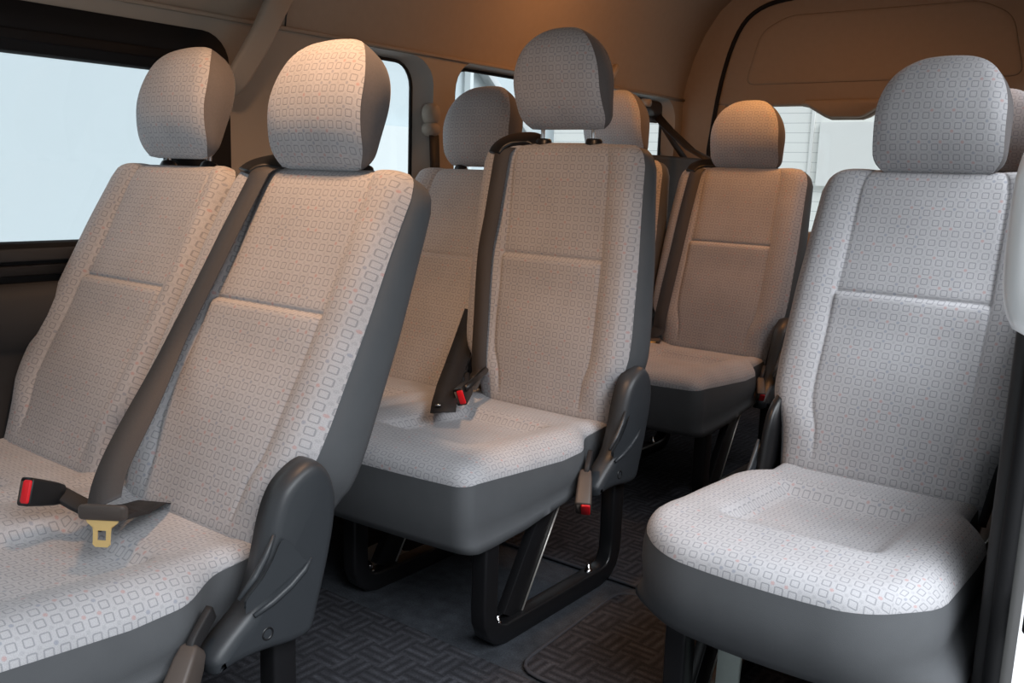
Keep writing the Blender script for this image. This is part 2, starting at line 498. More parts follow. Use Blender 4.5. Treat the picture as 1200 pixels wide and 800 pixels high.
def make_cushion(parent, hw, cxs, cx, corner, flare, name='cushion', yback=.06):
    """fabric cushion of half width hw about cx (local), front skirt of vinyl"""
    def yfront(x):
        u = abs(x - cx)/hw
        y = -.602 + .030*u**2
        e = max(0, (abs(x - cx) - (hw - corner))/corner)
        return y + corner*(1 - math.sqrt(max(0, 1 - min(1, e)**2)))*.9
    R = .05
    nx = int(44 + 60*(hw > .3)); xs = []
    for i in range(nx+1):
        q = -1 + 2*i/nx
        xs.append(cx + hw*(q if abs(q) < .8 else math.copysign(.8 + .2*math.sin((abs(q)-.8)/.2*PI/2), q)))
    ny = 52
    zb = lambda y: interp(y, [-.60, -.54, -.43, -.24, -.13, .06], [.384, .390, .382, .369, .374, .392])
    def side_in(y):   # plan narrows at the rear next to the recliner covers
        return 1 - (.21 if hw < .3 else .10)*sstep(-.17, -.06, y)
    rows, uvs = [], []
    for j in range(ny+1):
        v = j/ny
        v = v if v < .8 else .8 + .2*math.sin((v-.8)/.2*PI/2)
        rr, uu = [], []
        for x in xs:
            yf = yfront(x); y = yback + (yf - yback)*v
            xx = cx + (x - cx)*side_in(y)
            es = hw*side_in(y) - abs(xx - cx); ef = y - yf
            def roll(e): return 1.0 if e >= R else math.sqrt(max(0, 1 - (1 - e/R)**2))
            k = roll(es)*roll(ef) if True else 1
            zt = cushion_z(xx, y, cxs, yf)
            z = zb(y) + (zt - zb(y))*k
            rr.append((xx, y, z))
            roll_len = (1 - k)*.03
            uu.append((xx + .5 + math.copysign(roll_len*(es < R), x - cx), -y + .3 + roll_len*(ef < R)))
        rows.append(rr); uvs.append(uu)
    mb = MB(); mb.grid(rows, uvs)
    c = mb.build(name, M['fabric'], parent)
    # skirt follows the cushion edge: rear right -> front -> rear left
    rim = [r[-1] for r in rows] + list(reversed(rows[-1]))[1:] + [r[0] for r in reversed(rows)][1:]
    mb = MB(); lv = []
    for q in range(9):
        t = q/8; ring = []
        for (x, y, z) in rim:
            u = (x - cx)/hw
            zb_ = interp(y, [-.60, -.50, -.38, -.30, -.12, .06], [.243, .243, .250, .262, .286, .30])
            bulge = .006*math.sin(PI*t) - (.010 if hw > .3 else .034)*t**3
            px = x + math.copysign(bulge + .001, x - cx)*min(1, (abs(u)*1.02)**6)
            py = y - (bulge + .001)*min(1, max(0, (-.35 - y)/.2))
            ring.append((px, py, z + .001 + (zb_ - z)*t))
        lv.append(ring)
    # underside lip
    lv.append([(cx + (x - cx)*.93, y + (.04 if y < -.3 else 0), z + .004) for x, y, z in lv[-1]])
    ids = mb.grid(lv)
    mb.face(ids[-1])
    mb.build('cushion_skirt', M['vinyl'], c)
    return c

COVER = [(0.01, 0.522), (0.045, 0.543), (0.072, 0.545), (0.098, 0.52), (0.11, 0.48), (0.106, 0.43), (0.092, 0.37), (0.074, 0.31), (0.06, 0.268), (0.04, 0.256), (0.005, 0.256), (-0.04, 0.262), (-0.09, 0.262), (-0.122, 0.256), (-0.13, 0.268), (-0.13, 0.288), (-0.097, 0.318), (-0.062, 0.345), (-0.042, 0.385), (-0.032, 0.42), (-0.022, 0.46), (-0.009, 0.495)]
def make_cover(parent, x, sg, th=1.0, mat='plastic'):
    poly = [(p.x, p.y) for p in smooth_loop(COVER, 3)][::-1]
    mb = MB()
    steps = [(0, 0), (0, .022), (.002, .032), (.006, .039), (.012, .043), (.02, .0445)]
    mb.prism(poly, lambda a, b, d: (x + sg*d, a, b), None, [(k, d*th) for k, d in steps])
    o = mb.build('recliner_cover', M[mat], parent)
    xo = x + sg*.0445*th
    tri = [(-.010,.436), (.000,.430), (.026,.396), (.023,.388), (-.066,.352), (-.074,.356), (-.071,.366), (-.046,.386), (-.025,.412)]
    mb = MB(); mb.prism([(p.x, p.y) for p in smooth_loop(tri, 3)], lambda a, b, d: (xo + sg*d, a, b), None, [(0, -.004), (0, .003), (.0018, .005), (.004, .0056)])
    auto_smooth(mb.build('lever_pad', M['plastic'], o), 20)
    mb = MB(); mb.tube([(xo, a, b) for a, b in ((.050,.392), (.036,.376), (.008,.358), (-.025,.344), (-.060,.333))], .006, 8, up=(1,0,0), scales=[.5,1,1,1,.6])
    mb.build('lever_rib', M['plastic'], o)
    mb = MB(); mb.tube([(xo - .002, a, b) for a, b in ((-.020,.450), (-.036,.420), (-.056,.394), (-.086,.368))], .0055, 8, up=(1,0,0), scales=[.5,1,1,.6])
    mb.build('lever_rib', M['plastic'], o)
    mb = MB()
    ring = [[(xo + sg*dd, -.036 + r*math.cos(2*PI*k/18), .295 + r*math.sin(2*PI*k/18)) for k in range(18)] for r, dd in ((.011, -.001), (.0105, .001), (.008, .0008), (.007, -.004))]
    ids = mb.grid(ring, close=True); mb.face(ids[-1])
    mb.build('bolt_cap', M['black'], o)
    return o

def make_frame(parent, x, mat='frame', wide=.046, brace_mat='frame'):
    pts = [(-.482, .252), (-.482, .10), (-.480, .07), (-.470, .045), (-.452, .030), (-.425, .0215), (-.30, .0215), (-.10, .0215), (-.045, .0215), (-.012, .028), (.010, .046), (.021, .072), (.023, .11), (.023, .32)]
    hw, ht = wide/2, .0205
    prof = rrect(-hw, -ht, hw, ht, .006, 3)
    mb = MB(); mb.sweep([(x, a, b) for a, b in pts], prof, up=(1, 0, 0))
    # profile sides: swap so the wide side lies across
    o = auto_smooth(mb.build('leg_frame', M[mat], parent), 35)
    mb = MB(); mb.sweep([(x - .010, -.385, .040), (x - .010, -.240, .275)], rrect(-.034, -.012, .034, .012, .003, 2), up=(1, 0, 0))
    b = auto_smooth(mb.build('brace', M[brace_mat], o), 35)
    mb = MB(); mb.tube([(x + .0035, -.352, .041), (x + .0035, -.208, .275)], .0022, 6, up=(1,0,0))
    mb.build('brace_edge', M['edge'], b)
    for yb in (-.435, -.075):
        mb = MB()
        ring = [[(x + r*math.cos(2*PI*k/6), yb + r*math.sin(2*PI*k/6), .040 + z) for k in range(6)] for r, z in ((.011, 0), (.011, .009), (.006, .010), (.006, .022), (.002, .024))]
        ids = mb.grid(ring, close=True); mb.face(ids[-1])
        mb.build('bolt', M['chrome'], o)
    return o

def make_bench(name, label, loc, window_dx, r_aisle, r_window, lift_a, lift_w, fwd=0.0):
    t = thing(name, label, 'seat', loc)
    cx = window_dx/2
    make_cushion(t, .25 - window_dx/2, [0, window_dx], cx, .035, 0)
    make_backrest(t, r_aisle, 0, .022, 0); make_backrest(t, r_window, window_dx, 0, -.028)
    make_headrest(t, r_aisle, 0, lift_a, fwd); make_headrest(t, r_window, window_dx, lift_w, fwd)
    make_cover(t, .237, 1)
    make_frame(t, .230); make_frame(t, -.165); 
    # cross rails under the cushions
    for y in (-.47, .02):
        mb = MB(); mb.box((window_dx - .2, y - .02, .285), (.24, y + .02, .318)); mb.build('cross_rail', M['frame'], t)
    return t

second = make_bench('double_seat', 'grey patterned double seat nearest the camera, both backs leaning far back', (-1.365, .858, 0), -.490, 27.5, 28.0, -.013, .007, .022)
third = make_bench('double_seat', 'grey patterned double seat in the middle, aisle back upright on black steel legs', (-1.368, 1.902, 0), -.482, 5, 25, .034, .010)
rear = make_bench('double_seat', 'grey patterned double seat at the back in front of the tailgate window', (-1.422, 3.023, 0), -.506, 15.6, 9, -.010, .012)

def make_single(label, loc, r, lift):
    t = thing('single_seat', label, 'seat', loc)
    make_cushion(t, .252, [0], 0, .135, 0)
    make_backrest(t, r, 0); make_headrest(t, r, 0, lift, .014)
    make_cover(t, .237, 1); make_cover(t, -.215, -1, .5, 'black')
    make_frame(t, -.17); make_frame(t, .17)
    for y in (-.47, .02):
        mb = MB(); mb.box((-.19, y - .02, .285), (.19, y + .02, .318)); mb.build('cross_rail', M['frame'], t)
    return t
jump = make_single('grey patterned single seat beside the open door, with pale steel strut under it', (-.511, 1.899, 0), 20, -.012)
make_single('rear single seat hidden behind the seat by the door, edge of its headrest showing', (-.60, 3.02, 0), 13, -.01)
mb = MB(); mb.sweep([(-.085, -.45, .285), (-.11, -.40, .02)], rrect(-.022, -.005, .022, .005, .002, 2), up=(0, -1, 0))
auto_smooth(mb.build('strut', M['steelpale'], jump))

# ------------------------------------------------------------------ seat belts
def strip(mb, pts, ups, width=.047, th=.0016):
    mb.sweep(pts, [(-width/2, -th/2), (width/2, -th/2), (width/2, th/2), (-width/2, th/2)], up=ups)

def belt_on_back(seat, recline, path, off=.006, width=.047):
    f = back_map(recline)
    ox = seat.location
    P = smooth_loop([(x, s) for x, s in path], 8, False)
    out, ups = [], []
    r = math.radians(recline)
    for p in P:
        s = p.y; w = half_w(s); d = min(front_d(max(-1, (p.x - .02)/w), max(0, min(.66, s)), w), front_d(max(-1, p.x/w), max(0, min(.66, s)), w), front_d(max(-1, (p.x+.018)/w), max(0, min(.66, s)), w)) - off
        if s > .65: d += .06*((s - .65)/.045)**2
        out.append(Vector(f(p.x, d, s)) + ox); ups.append((0, -math.cos(r), math.sin(r)))
    return out, ups

def tongue(parent, o, ax, ay, n, mat='brass', k_=1.0):
    """belt tongue: o origin at webbing end, ax sideways, ay pointing out of the tongue, n up"""
    o, ax, ay, n = Vector(o), Vector(ax).normalized()*k_, Vector(ay).normalized()*k_, Vector(n).normalized()*k_
    mb = MB()
    mb.prism(rrect(-.031, -.012, .031, .012, [.007]*4, 4), lambda a, b, d: tuple(o + ax*a + ay*b + n*d), None, [(0, -.005), (0, .003), (.003, .006)])
    h = mb.build('tongue_grip', M['brownplastic'], parent)
    mb = MB()
    y0 = .010
    outer = [(-.022, y0), (.022, y0), (.020, y0+.006), (.0125, y0+.012), (.0115, y0+.020), (.0115, y0+.040), (.008, y0+.044), (-.008, y0+.044), (-.0115, y0+.040), (-.0115, y0+.020), (-.0125, y0+.012), (-.020, y0+.006)]
    inner = [(-.006, y0+.018), (.006, y0+.018), (.006, y0+.018), (.006, y0+.020), (.006, y0+.022), (.006, y0+.033), (.006, y0+.033), (-.006, y0+.033), (-.006, y0+.033), (-.006, y0+.022), (-.006, y0+.020), (-.006, y0+.018)]
    def mp(p, d): return tuple(o + ax*p[0] + ay*p[1] + n*d)
    ring = [[mp(p, .0012) for p in outer], [mp(p, .0012) for p in inner], [mp(p, -.0012) for p in inner], [mp(p, -.0012) for p in outer], [mp(p, .0012) for p in outer]]
    mb.grid(ring, close=True)
    g = mb.build('tongue_plate', M[mat], h)
    for p in g.data.polygons: p.use_smooth = False
    return h

def guide(parent, seat, recline, x=-.15, s=.690):
    f = back_map(recline); ox = seat.location
    mb = MB()
    pts = [Vector(f(x + a, d, s + b)) + ox for a, d, b in ((-.050, -.014, -.034), (-.044, -.002, -.014), (-.026, .016, .003), (.004, .030, .010), (.036, .036, .010), (.056, .036, .000))]
    P = smooth_loop(pts, 4, False)
    r = math.radians(recline)
    mb.sweep(P, rrect(-.029, -.008, .029, .008, .007, 3), up=(0, -math.cos(r)*.5 , .8), scales=[.75 + .25*math.sin(PI*i/(len(P)-1)) for i in range(len(P))])
    return mb.build('belt_guide', M['black'], parent)

def make_belt(label, seat, recline, path, end, tong, group=None, mat='webbing', eup=(0, -.5, .85), width=.050):
    pts, ups = belt_on_back(seat, recline, path)
    t = thing('seat_belt', label, 'seat belt', tuple(pts[0]))
    mb = MB()
    ox = Vector(t.location)
    allp = pts + [Vector(e) for e in end]
    allu = ups + [eup]*len(end)
    if len(end) > 1:      # the free end hangs in one even curve
        m0 = len(pts) - 14
        head, hu = allp[:m0], allu[:m0]
        tail, tu = allp[m0:], allu[m0:]
        T, U = [], []
        for a in range(len(tail) - 1):
            q = 5 if a >= len(pts) - m0 - 1 else 1
            for k in range(q):
                T.append(tail[a].lerp(tail[a+1], k/q)); U.append(Vector(tu[a]).normalized().lerp(Vector(tu[a+1]).normalized(), k/q))
        T.append(tail[-1]); U.append(Vector(tu[-1]).normalized())
        for _ in range(30):
            T = [T[0]] + [(T[i-1] + T[i]*2 + T[i+1])/4 for i in range(1, len(T)-1)] + [T[-1]]
            U = [U[0]] + [(U[i-1] + U[i]*2 + U[i+1])/4 for i in range(1, len(U)-1)] + [U[-1]]
        allp, allu = head + T, hu + [tuple(u) for u in U]
    strip(mb, [p - ox for p in allp], allu, width)
    mb.build('webbing', M[mat], t)
    g = guide(t, seat, recline); g.location = -ox
    if tong:
        h = tongue(t, Vector(tong[0]) - ox, *tong[1:], k_=1.25)
    return t

b2 = make_belt('dark grey shoulder belt down the nearest seat, ending in a gold tongue', second, 27.5,
    [(-.147, .690), (-.150, .655), (-.162, .49), (-.176, .34), (-.182, .28)],
    [(-1.490, .870, .565), (-1.40, .765, .525), (-1.322, .700, .505), (-1.288, .680, .490)], ((-1.284, .676, .480), (.88, .47, .05), (-.32, .10, -.94), (.5, -.8, .3)), eup=(.60, -.76, .30), width=.057)

b3 = make_belt('dark grey shoulder belt down the upright middle seat, under a black belt guide', third, 5,
    [(-.165, .690), (-.172, .655), (-.185, .5), (-.198, .383), (-.190, .2), (-.186, .07)],
    [(-1.545, 1.835, .435)], None)
b4 = make_belt('dark grey shoulder belt on the rear seat, gold tongue hanging at its foot', rear, 15.6,
    [(-.165, .690), (-.175, .655), (-.185, .5), (-.192, .33), (-.20, .14), (-.205, .05)],
    [(-1.645, 2.985, .425)], ((-1.628, 2.960, .420), (.9, .4, 0), (.2, -.95, -.1), (0, .1, 1)))

# lap part of the nearest belt, tucked into the fold
mb = MB(); o2 = Vector(b2.location)
strip(mb, [Vector(p) - o2 for p in ((-1.278, .682, .478), (-1.33, .755, .452), (-1.39, .82, .432), (-1.46, .885, .392))], [(.55, -.5, .6)]*4)
mb.build('lap_webbing', M['webblack'], b2)

def buckle(label, base, direction, up, stalk, mat='black', k_=1.0):
    """press-button buckle; direction points to the slotted end"""
    t = thing('seat_belt_buckle', label, 'buckle', base)
    ay = Vector(direction).normalized(); n = Vector(up); ax = ay.cross(n).normalized(); n = ax.cross(ay).normalized(); a0 = ay.copy()
    ax, ay, n = ax*k_, ay*k_, n*k_
    mb = MB()
    sec = [(-.034, .60, .55), (-.030, .74, .75), (-.015, .88, .90), (.010, .98, 1), (.034, 1.06, 1.06), (.036, 1.04, 1.04)]
    rows = [[tuple(ax*a*k + ay*y + n*b*q) for a, b in rrect(-.0215, -.0135, .0215, .0135, .005, 3)] for y, k, q in sec]
    ids = mb.grid(rows, close=True); mb.face(ids[0][::-1]); mb.face(ids[-1])
    b = mb.build('buckle_body', M[mat], t)
    mb = MB()
    rows = [[tuple(ax*(a*k) + ay*y + n*(b*k + .004)) for a, b in rrect(-.0185, -.0075, .0185, .0085, .003, 3)] for y, k in ((.030, 1), (.0385, 1), (.040, .9))]
    ids = mb.grid(rows, close=True); mb.face(ids[-1])
    auto_smooth(mb.build('red_button', M['red'], b))
    mb = MB()
    rows = [[tuple(ax*(a*k) + ay*y + n*(b*k - .0085)) for a, b in rrect(-.0165, -.003, .0165, .003, .001, 2)] for y, k in ((.030, 1), (.0372, 1))]
    ids = mb.grid(rows, close=True); mb.face(ids[-1])
    mb.build('slot', M['brownplastic'], b)
    # stalk
    mb = MB()
    P = smooth_loop([tuple(ay*-.030)] + [tuple(Vector(p) - Vector(base)) for p in stalk], 5, False)
    mb.sweep(P, rrect(-.014, -.006, .014, .006, .003, 2), up=tuple(n))
    mb.build('stalk', M['webblack'], t)
    return t

buckle('black buckle with red button lying on the nearest seat beside the gold tongue', (-1.462, .674, .468), (.18, -.90, .34), (.9, .22, .1), [(-1.448, .712, .448), (-1.415, .735, .425), (-1.40, .75, .385)])
buckle('warm grey buckle pointing down at the near corner of the nearest seat', (-1.085, .678, .283), (.30, -.60, -.74), (.87, .5, 0), [(-1.097, .705, .325), (-1.115, .745, .35)], mat='brownplastic', k_=1.3)
buckle('warm grey buckle with red button hanging beside the upright middle seat', (-1.087, 1.712, .296), (.35, -.60, -.72), (.87, .5, 0), [(-1.097, 1.735, .34), (-1.115, 1.775, .36)], mat='brownplastic', k_=1.3)
buckle('black buckle with red button among the belts on the middle seat', (-1.475, 1.735, .458), (.35, -.85, -.20), (.85, .35, .25), [(-1.51, 1.79, .46), (-1.57, 1.86, .46)])
buckle('buckle with red button hanging beside the rear seat', (-1.155, 2.870, .335), (.35, -.60, -.72), (.87, .5, 0), [(-1.163, 2.90, .375), (-1.175, 2.94, .385)], mat='brownplastic')

# window belt of the middle row, its loose end lying over the cushion
t = thing('seat_belt', 'black belt of the middle window seat lying folded over the buckle', 'seat belt', (-1.60, 1.80, .43))
mb = MB(); o3 = Vector(t.location)
strip(mb, [Vector(p) - o3 for p in ((-1.655, 1.985, .62), (-1.645, 1.935, .55), (-1.615, 1.862, .49), (-1.555, 1.765, .456), (-1.480, 1.665, .442), (-1.43, 1.605, .436))], [(.35, -.75, .55)]*3 + [(.2, -.35, .9)]*3, .062, .003)
mb.build('webbing', M['webblack'], t)
mb = MB(); mb.prism(rrect(-.012, -.009, .012, .009, .003, 3), lambda a, b, d: (-1.462 - o3.x + a*.5 + b*.6, 1.622 - o3.y - a*.6 + b*.5, .441 - o3.z + d + a*.2), None, [(0, 0), (0, .004), (.001, .005)]); mb.build('tongue_plate', M['chrome'], t)
mb = MB(); mb.tube([Vector(p) - o3 for p in ((-1.455, 1.715, .472), (-1.49, 1.80, .478), (-1.53, 1.885, .482))], .009, 10)
mb.build('tongue_grip', M['black'], t)

# ------------------------------------------------------------------ van shell
XW = -2.10     # far side wall, inner face
YR = 4.0       # tailgate plane
def wall_with_holes(y0, y1, z0, z1, holes, n=6):
    """flat panel in the y-z plane with rounded openings, returned as list of 2d quads via a grid of strips"""
    return None

def add_panel(name, x, y0, y1, z0, z1, holes, mat, depth=.05, reveal=None, sg=-1):
    """panel facing +x at x with rounded holes (polygons ccw in y,z); built with triangulated fill"""
    import bmesh
    bm = bmesh.new()
    def loop(poly):
        vs = [bm.verts.new((x, a, b)) for a, b in poly]
        return [bm.edges.new((vs[i], vs[(i+1) % len(vs)])) for i in range(len(vs))]
    ed = loop([(y0, z0), (y1, z0), (y1, z1), (y0, z1)])
    for h in holes: ed += loop(h)
    bmesh.ops.triangle_fill(bm, use_beauty=True, use_dissolve=False, edges=ed)
    bmesh.ops.recalc_face_normals(bm, faces=bm.faces)
    me = bpy.data.meshes.new(name); bm.to_mesh(me); bm.free(); me.materials.append(mat)
    o = bpy.data.objects.new(name, me); col.objects.link(o)
    return o

W1 = rrect(.93, .812, 1.41, 1.233, .018, 4)
W2 = rrect(1.90, .84, 2.215, 1.344, [.06, .06, .075, .06], 6)
W3 = rrect(2.385, .84, 3.87, 1.352, [.06, .06, .10, .10], 6)
W1o = rrect(.20, .70, 1.49, 1.325, [.03, .05, .07, .03], 6)
def grow(hole, q=1.0):
    ys = [p[0] for p in hole]; zs = [p[1] for p in hole]
    y0, y1, z0, z1 = min(ys), max(ys), min(zs), max(zs)
    return [(a + max(0, (a - y0)/(y1 - y0)*2 - 1)*.062*q, b + ((b - z0)/(z1 - z0)*2 - 1)*.020*q) for a, b in hole]
wl = add_panel('wall_left', XW, -.4, YR, -.02, 1.375, [W1o, grow(W2), grow(W3)], M['trimplastic'])
struct(wl)

def window(n, hole, frame_mat, w_out=.0, xg=XW - .045, rev=True, extra=None):
    """window n: reveal frame (structure), rubber seal, glass"""
    mb = MB()
    if rev:
        mb.prism_open = None
        cy = sum(p[0] for p in hole)/len(hole); cz = sum(p[1] for p in hole)/len(hole)
        rows = [[(XW + .001, a, b) for a, b in grow(hole)], [(XW - .008, a, b) for a, b in grow(hole, .93)], [(xg - .004, a, b) for a, b in hole]]
        mb.grid(rows, close=True)
    o = struct(mb.build('window_%d' % n, frame_mat))
    # rubber seal
    mb = MB(); cy = sum(p[0] for p in hole)/len(hole); cz = sum(p[1] for p in hole)/len(hole)
    mb.tube([(xg + .006, cy + (a - cy)*.998, cz + (b - cz)*.997) for a, b in hole], .0055, 6, up=(1,0,0), closed=True)
    mb.build('window_seal', M['blackmatt'], o)
    mb = MB(); mb.face([mb.vert((xg, a, b)) for a, b in hole]); mb.build('pane', M['glass'], o)
    return o
window(2, W2, M['revealp']); window(3, W3, M['revealp'])

# window 1: thick black sliding-window frame with dark lower rail
mb = MB()
def ring_frame(mb, outer, inner, x_face, x_back):
    rows = [[(x_back, a, b) for a, b in outer], [(x_face, a, b) for a, b in outer], [(x_face, a, b) for a, b in inner], [(x_back, a, b) for a, b in inner]]
    mb.grid(rows, close=True)
W1b = rrect(.27, .817, 1.340, 1.227, .018, 6)
ring_frame(mb, rrect(.19, .69, 1.498, 1.333, [.03, .05, .078, .03], 6), W1b, XW + .003, XW - .06)
w1 = struct(mb.build('window_1', M['blackmatt']))
mb = MB(); mb.box((XW - .055, .845, .80), (XW + .003, .9035, 1.24)); mb.build('divider', M['blackmatt'], w1)
mb = MB(); mb.sweep([(XW - .002, a, 1.262) for a in (.2, 1.44)], rrect(-.012, -.012, .012, .012, .004, 2)); mb.build('rail', M['blackmatt'], w1)
mb = MB(); mb.sweep([(XW + .002, a, .792) for a in (.2, 1.44)], rrect(-.012, -.014, .012, .014, .004, 2)); mb.build('rail', M['darkpanel'], w1)
mb = MB(); mb.sweep([(XW + .004, a, .758) for a in (.2, 1.46)], rrect(-.012, -.012, .012, .012, .004, 2)); mb.build('rail', M['black'], w1)
mb = MB(); mb.face([mb.vert((XW - .05, a, b)) for a, b in W1b]); mb.build('pane', M['glass'], w1)

# dark lower trim of the side, gently bulged armrest shape
mb = MB()
prof = [(.73, .004), (.725, .03), (.70, .045), (.66, .05), (.62, .045), (.585, .018), (.57, .012), (.40, .03), (.30, .04), (0, .04)]
mb.grid([[(XW + d, y, z) for z, d in prof] for y in (-.4, .4, 1.2, 1.60)])
struct(mb.build('trim_1', M['darkpanel']))
# beige lower trim behind it, ledge at the rear wheel arch
mb = MB()
prof = [(.80, .002), (.79, .02), (.76, .04), (.5, .05), (0, .06)]
mb.grid([[(XW + d, y, z) for z, d in prof] for y in (1.61, 2.5, 3.3, YR)])
struct(mb.build('trim_2', M['trimplastic']))

# headliner: side coving and roof as one cloth surface
mb = MB()
XC = -1.24
half = [(-.86, 1.375), (-.858, 1.40), (-.845, 1.46), (-.815, 1.56), (-.77, 1.66), (-.70, 1.76), (-.60, 1.84), (-.45, 1.89), (-.25, 1.91), (0, 1.915)]
full = half + [(-a, b) for a, b in reversed(half[:-1])]
full = full[:-3]
rows = [[(XC + a, y, b) for a, b in full] for y in (-.4, .2, 1.0, 1.74, 2.6, 3.4, 3.9, YR)]
mb.grid(rows)
struct(mb.build('ceiling', M['liner']))
# header beam over the door opening, out of view, added to shade the headrests
mb = MB(); mb.box((-.42, -.4, 1.50), (-.24, 2.2, 1.64)); struct(mb.build('trim_8', M['liner']))
# lip where the headliner overhangs the windows
mb = MB(); mb.sweep([(XW + .004, y, 1.372) for y in (-.4, 1.0, 2.2, 3.2, YR)], rrect(-.006, -.005, .006, .006, .003, 3))
struct(mb.build('trim_3', M['liner']))
# joint line in the headliner above the pillar
mb = MB(); mb.tube([(XC + a*.999 + .001, 1.70 - .02 + .05*(b - 1.37), b) for a, b in half[:6]], .0022, 6, up=(0,1,0))
struct(mb.build('trim_4', M['black']))

# floor
mb = MB(); mb.box((XW, -.4, -.03), (-.12, YR, 0)); struct(mb.build('floor', M['floor']))

def floor_mat(label, poly, edge=True):
    t = thing('floor_mat', label, 'mat', (poly[0][0], poly[0][1], 0))
    ox = Vector(t.location)
    P = [Vector(p) for p in poly]
    mb = MB()
    mb.prism([tuple(p) for p in P], lambda a, b, d: (a - ox.x, b - ox.y, d), None, [(0, .0005), (0, .006), (.003, .008)])
    mb.build('carpet_pile', M['mat'], t)
    if edge:
        mb = MB(); mb.tube([(p.x - ox.x, p.y - ox.y, .0075) for p in P], .0045, 8, closed=True)
        mb.build('bound_edge', M['piping'], t)
    return t
def soft(pts, r=.05, n=4):
    """round the corners of a polygon"""
    out = []; m = len(pts)
    for i in range(m):
        a, b, c = Vector(pts[i-1]), Vector(pts[i]), Vector(pts[(i+1) % m])
        d1 = (a - b); d2 = (c - b); q = min(r, d1.length*.45, d2.length*.45)
        p1 = b + d1.normalized()*q; p2 = b + d2.normalized()*q
        for k in range(n+1):
            t = k/n; out.append(tuple(p1*(1-t)**2 + b*2*t*(1-t) + p2*t*t))
    return out
floor_mat('dark ribbed carpet mat on the floor in front of the middle seats', soft([(-1.98, .10), (-.30, .10), (-.30, 1.385), (-1.98, 1.385)], .06), False)
floor_mat('dark ribbed carpet mat along the aisle beside the middle seat', soft([(-1.035, 1.40), (-.30, 1.40), (-.30, 1.86), (-1.06, 1.86)], .06))
floor_mat('dark ribbed carpet mat on the floor ahead of the rear seats', soft([(-1.98, 1.90), (-.30, 1.90), (-.30, 3.9), (-1.98, 3.9)], .06))

# ------------------------------------------------------------------ tailgate end
def rear_panel():
    # rear wall with the tailgate opening
    import bmesh
    out = [(-2.11, -.03), (-.38, -.03)] + [(XC - a, b) for a, b in half] + [(XC + a, b) for a, b in reversed(half[:-1])]
    openp = [(-1.95, .10), (-.53, .10), (-.53, 1.15), (-.56, 1.45), (-.62, 1.66), (-.72, 1.755), (-.90, 1.79), (-1.24, 1.80), (-1.58, 1.79), (-1.75, 1.755), (-1.845, 1.66), (-1.91, 1.45), (-1.95, 1.15)]
    openp = [tuple(p) for p in smooth_loop(openp[2:], 4, False)]
    openp = [(-1.95, .10), (-.53, .10)] + openp
    bm = bmesh.new()
    def loop(poly):
        vs = [bm.verts.new((a, YR, b)) for a, b in poly]
        return [bm.edges.new((vs[i], vs[(i+1) % len(vs)])) for i in range(len(vs))]
    bmesh.ops.triangle_fill(bm, use_beauty=True, use_dissolve=False, edges=loop(out) + loop(openp))
    bmesh.ops.recalc_face_normals(bm, faces=bm.faces)
    me = bpy.data.meshes.new('wall_back'); bm.to_mesh(me); bm.free(); me.materials.append(M['liner'])
    o = struct(bpy.data.objects.new('wall_back', me)); col.objects.link(o)
    mb = MB(); mb.tube([(a, YR - .004, b) for a, b in openp], .010, 8, up=(0,1,0), closed=True)
    mb.build('opening_seal', M['blackmatt'], o)
    return openp
openp = rear_panel()

YD = YR + .035
# tailgate: upper trim panel with dipped wiper housing, glass, lower panel
top = [p for p in openp if p[1] > 1.30]
cxo = -1.24; 
gate_top = [(cxo + (a - cxo)*1.03, b + .02) for a, b in top]
low = [(-1.955, 1.375), (-1.93, 1.345), (-1.80, 1.338), (-1.54, 1.338), (-1.50, 1.330), (-1.43, 1.290), (-1.40, 1.278), (-1.27, 1.278), (-1.24, 1.288), (-1.18, 1.328), (-1.14, 1.338), (-.70, 1.338), (-.56, 1.345), (-.53, 1.375)]
outer = low + gate_top
mb = MB()
mb.prism(outer, lambda a, b, d: (a, YD - d, b), None, [(0, 0), (0, .02), (.006, .03), (.014, .034)])
gate = struct(mb.build('door_1', M['liner']))
# raised pressing of the panel
mb = MB(); inner = soft([(-1.80, 1.43), (-.68, 1.43), (-.74, 1.66), (-.86, 1.72), (-1.62, 1.72), (-1.74, 1.66)], .05)
mb.prism(inner, lambda a, b, d: (a, YD - .033 - d, b), None, [(0, 0), (.006, .004), (.02, .006)])
mb.build('trim_panel', M['liner'], gate)
mb = MB(); mb.prism([(-1.53, 1.342), (-1.50, 1.336), (-1.42, 1.294), (-1.395, 1.284), (-1.275, 1.284), (-1.25, 1.292), (-1.19, 1.330), (-1.15, 1.342), (-1.17, 1.362), (-1.51, 1.362)], lambda a, b, d: (a, YD - .030 - d, b), None, [(0, 0), (.002, .018), (.008, .026)])
mb.build('wiper_housing', M['liner'], gate)
mb = MB(); mb.prism(soft([(-1.93, .12), (-.55, .12), (-.55, .80), (-1.93, .80)], .05), lambda a, b, d: (a, YD - d, b), None, [(0, 0), (0, .02), (.008, .03)])
mb.build('lower_panel', M['liner'], gate)
for xa, xb in ((-1.96, -1.885), (-.63, -.52)):
    mb = MB(); mb.prism([(xa, .78), (xb, .78), (xb, 1.40), (xa, 1.40)], lambda a, b, d: (a, YD - d, b), None, [(0, 0), (0, .02), (.006, .028)])
    mb.build('side_trim', M['trimplastic'], gate)
mb = MB(); mb.face([mb.vert(p) for p in ((-1.89, YD + .01, .79), (-.62, YD + .01, .79), (-.62, YD + .01, 1.37), (-1.89, YD + .01, 1.37))])
mb.build('pane', M['glass'], gate)

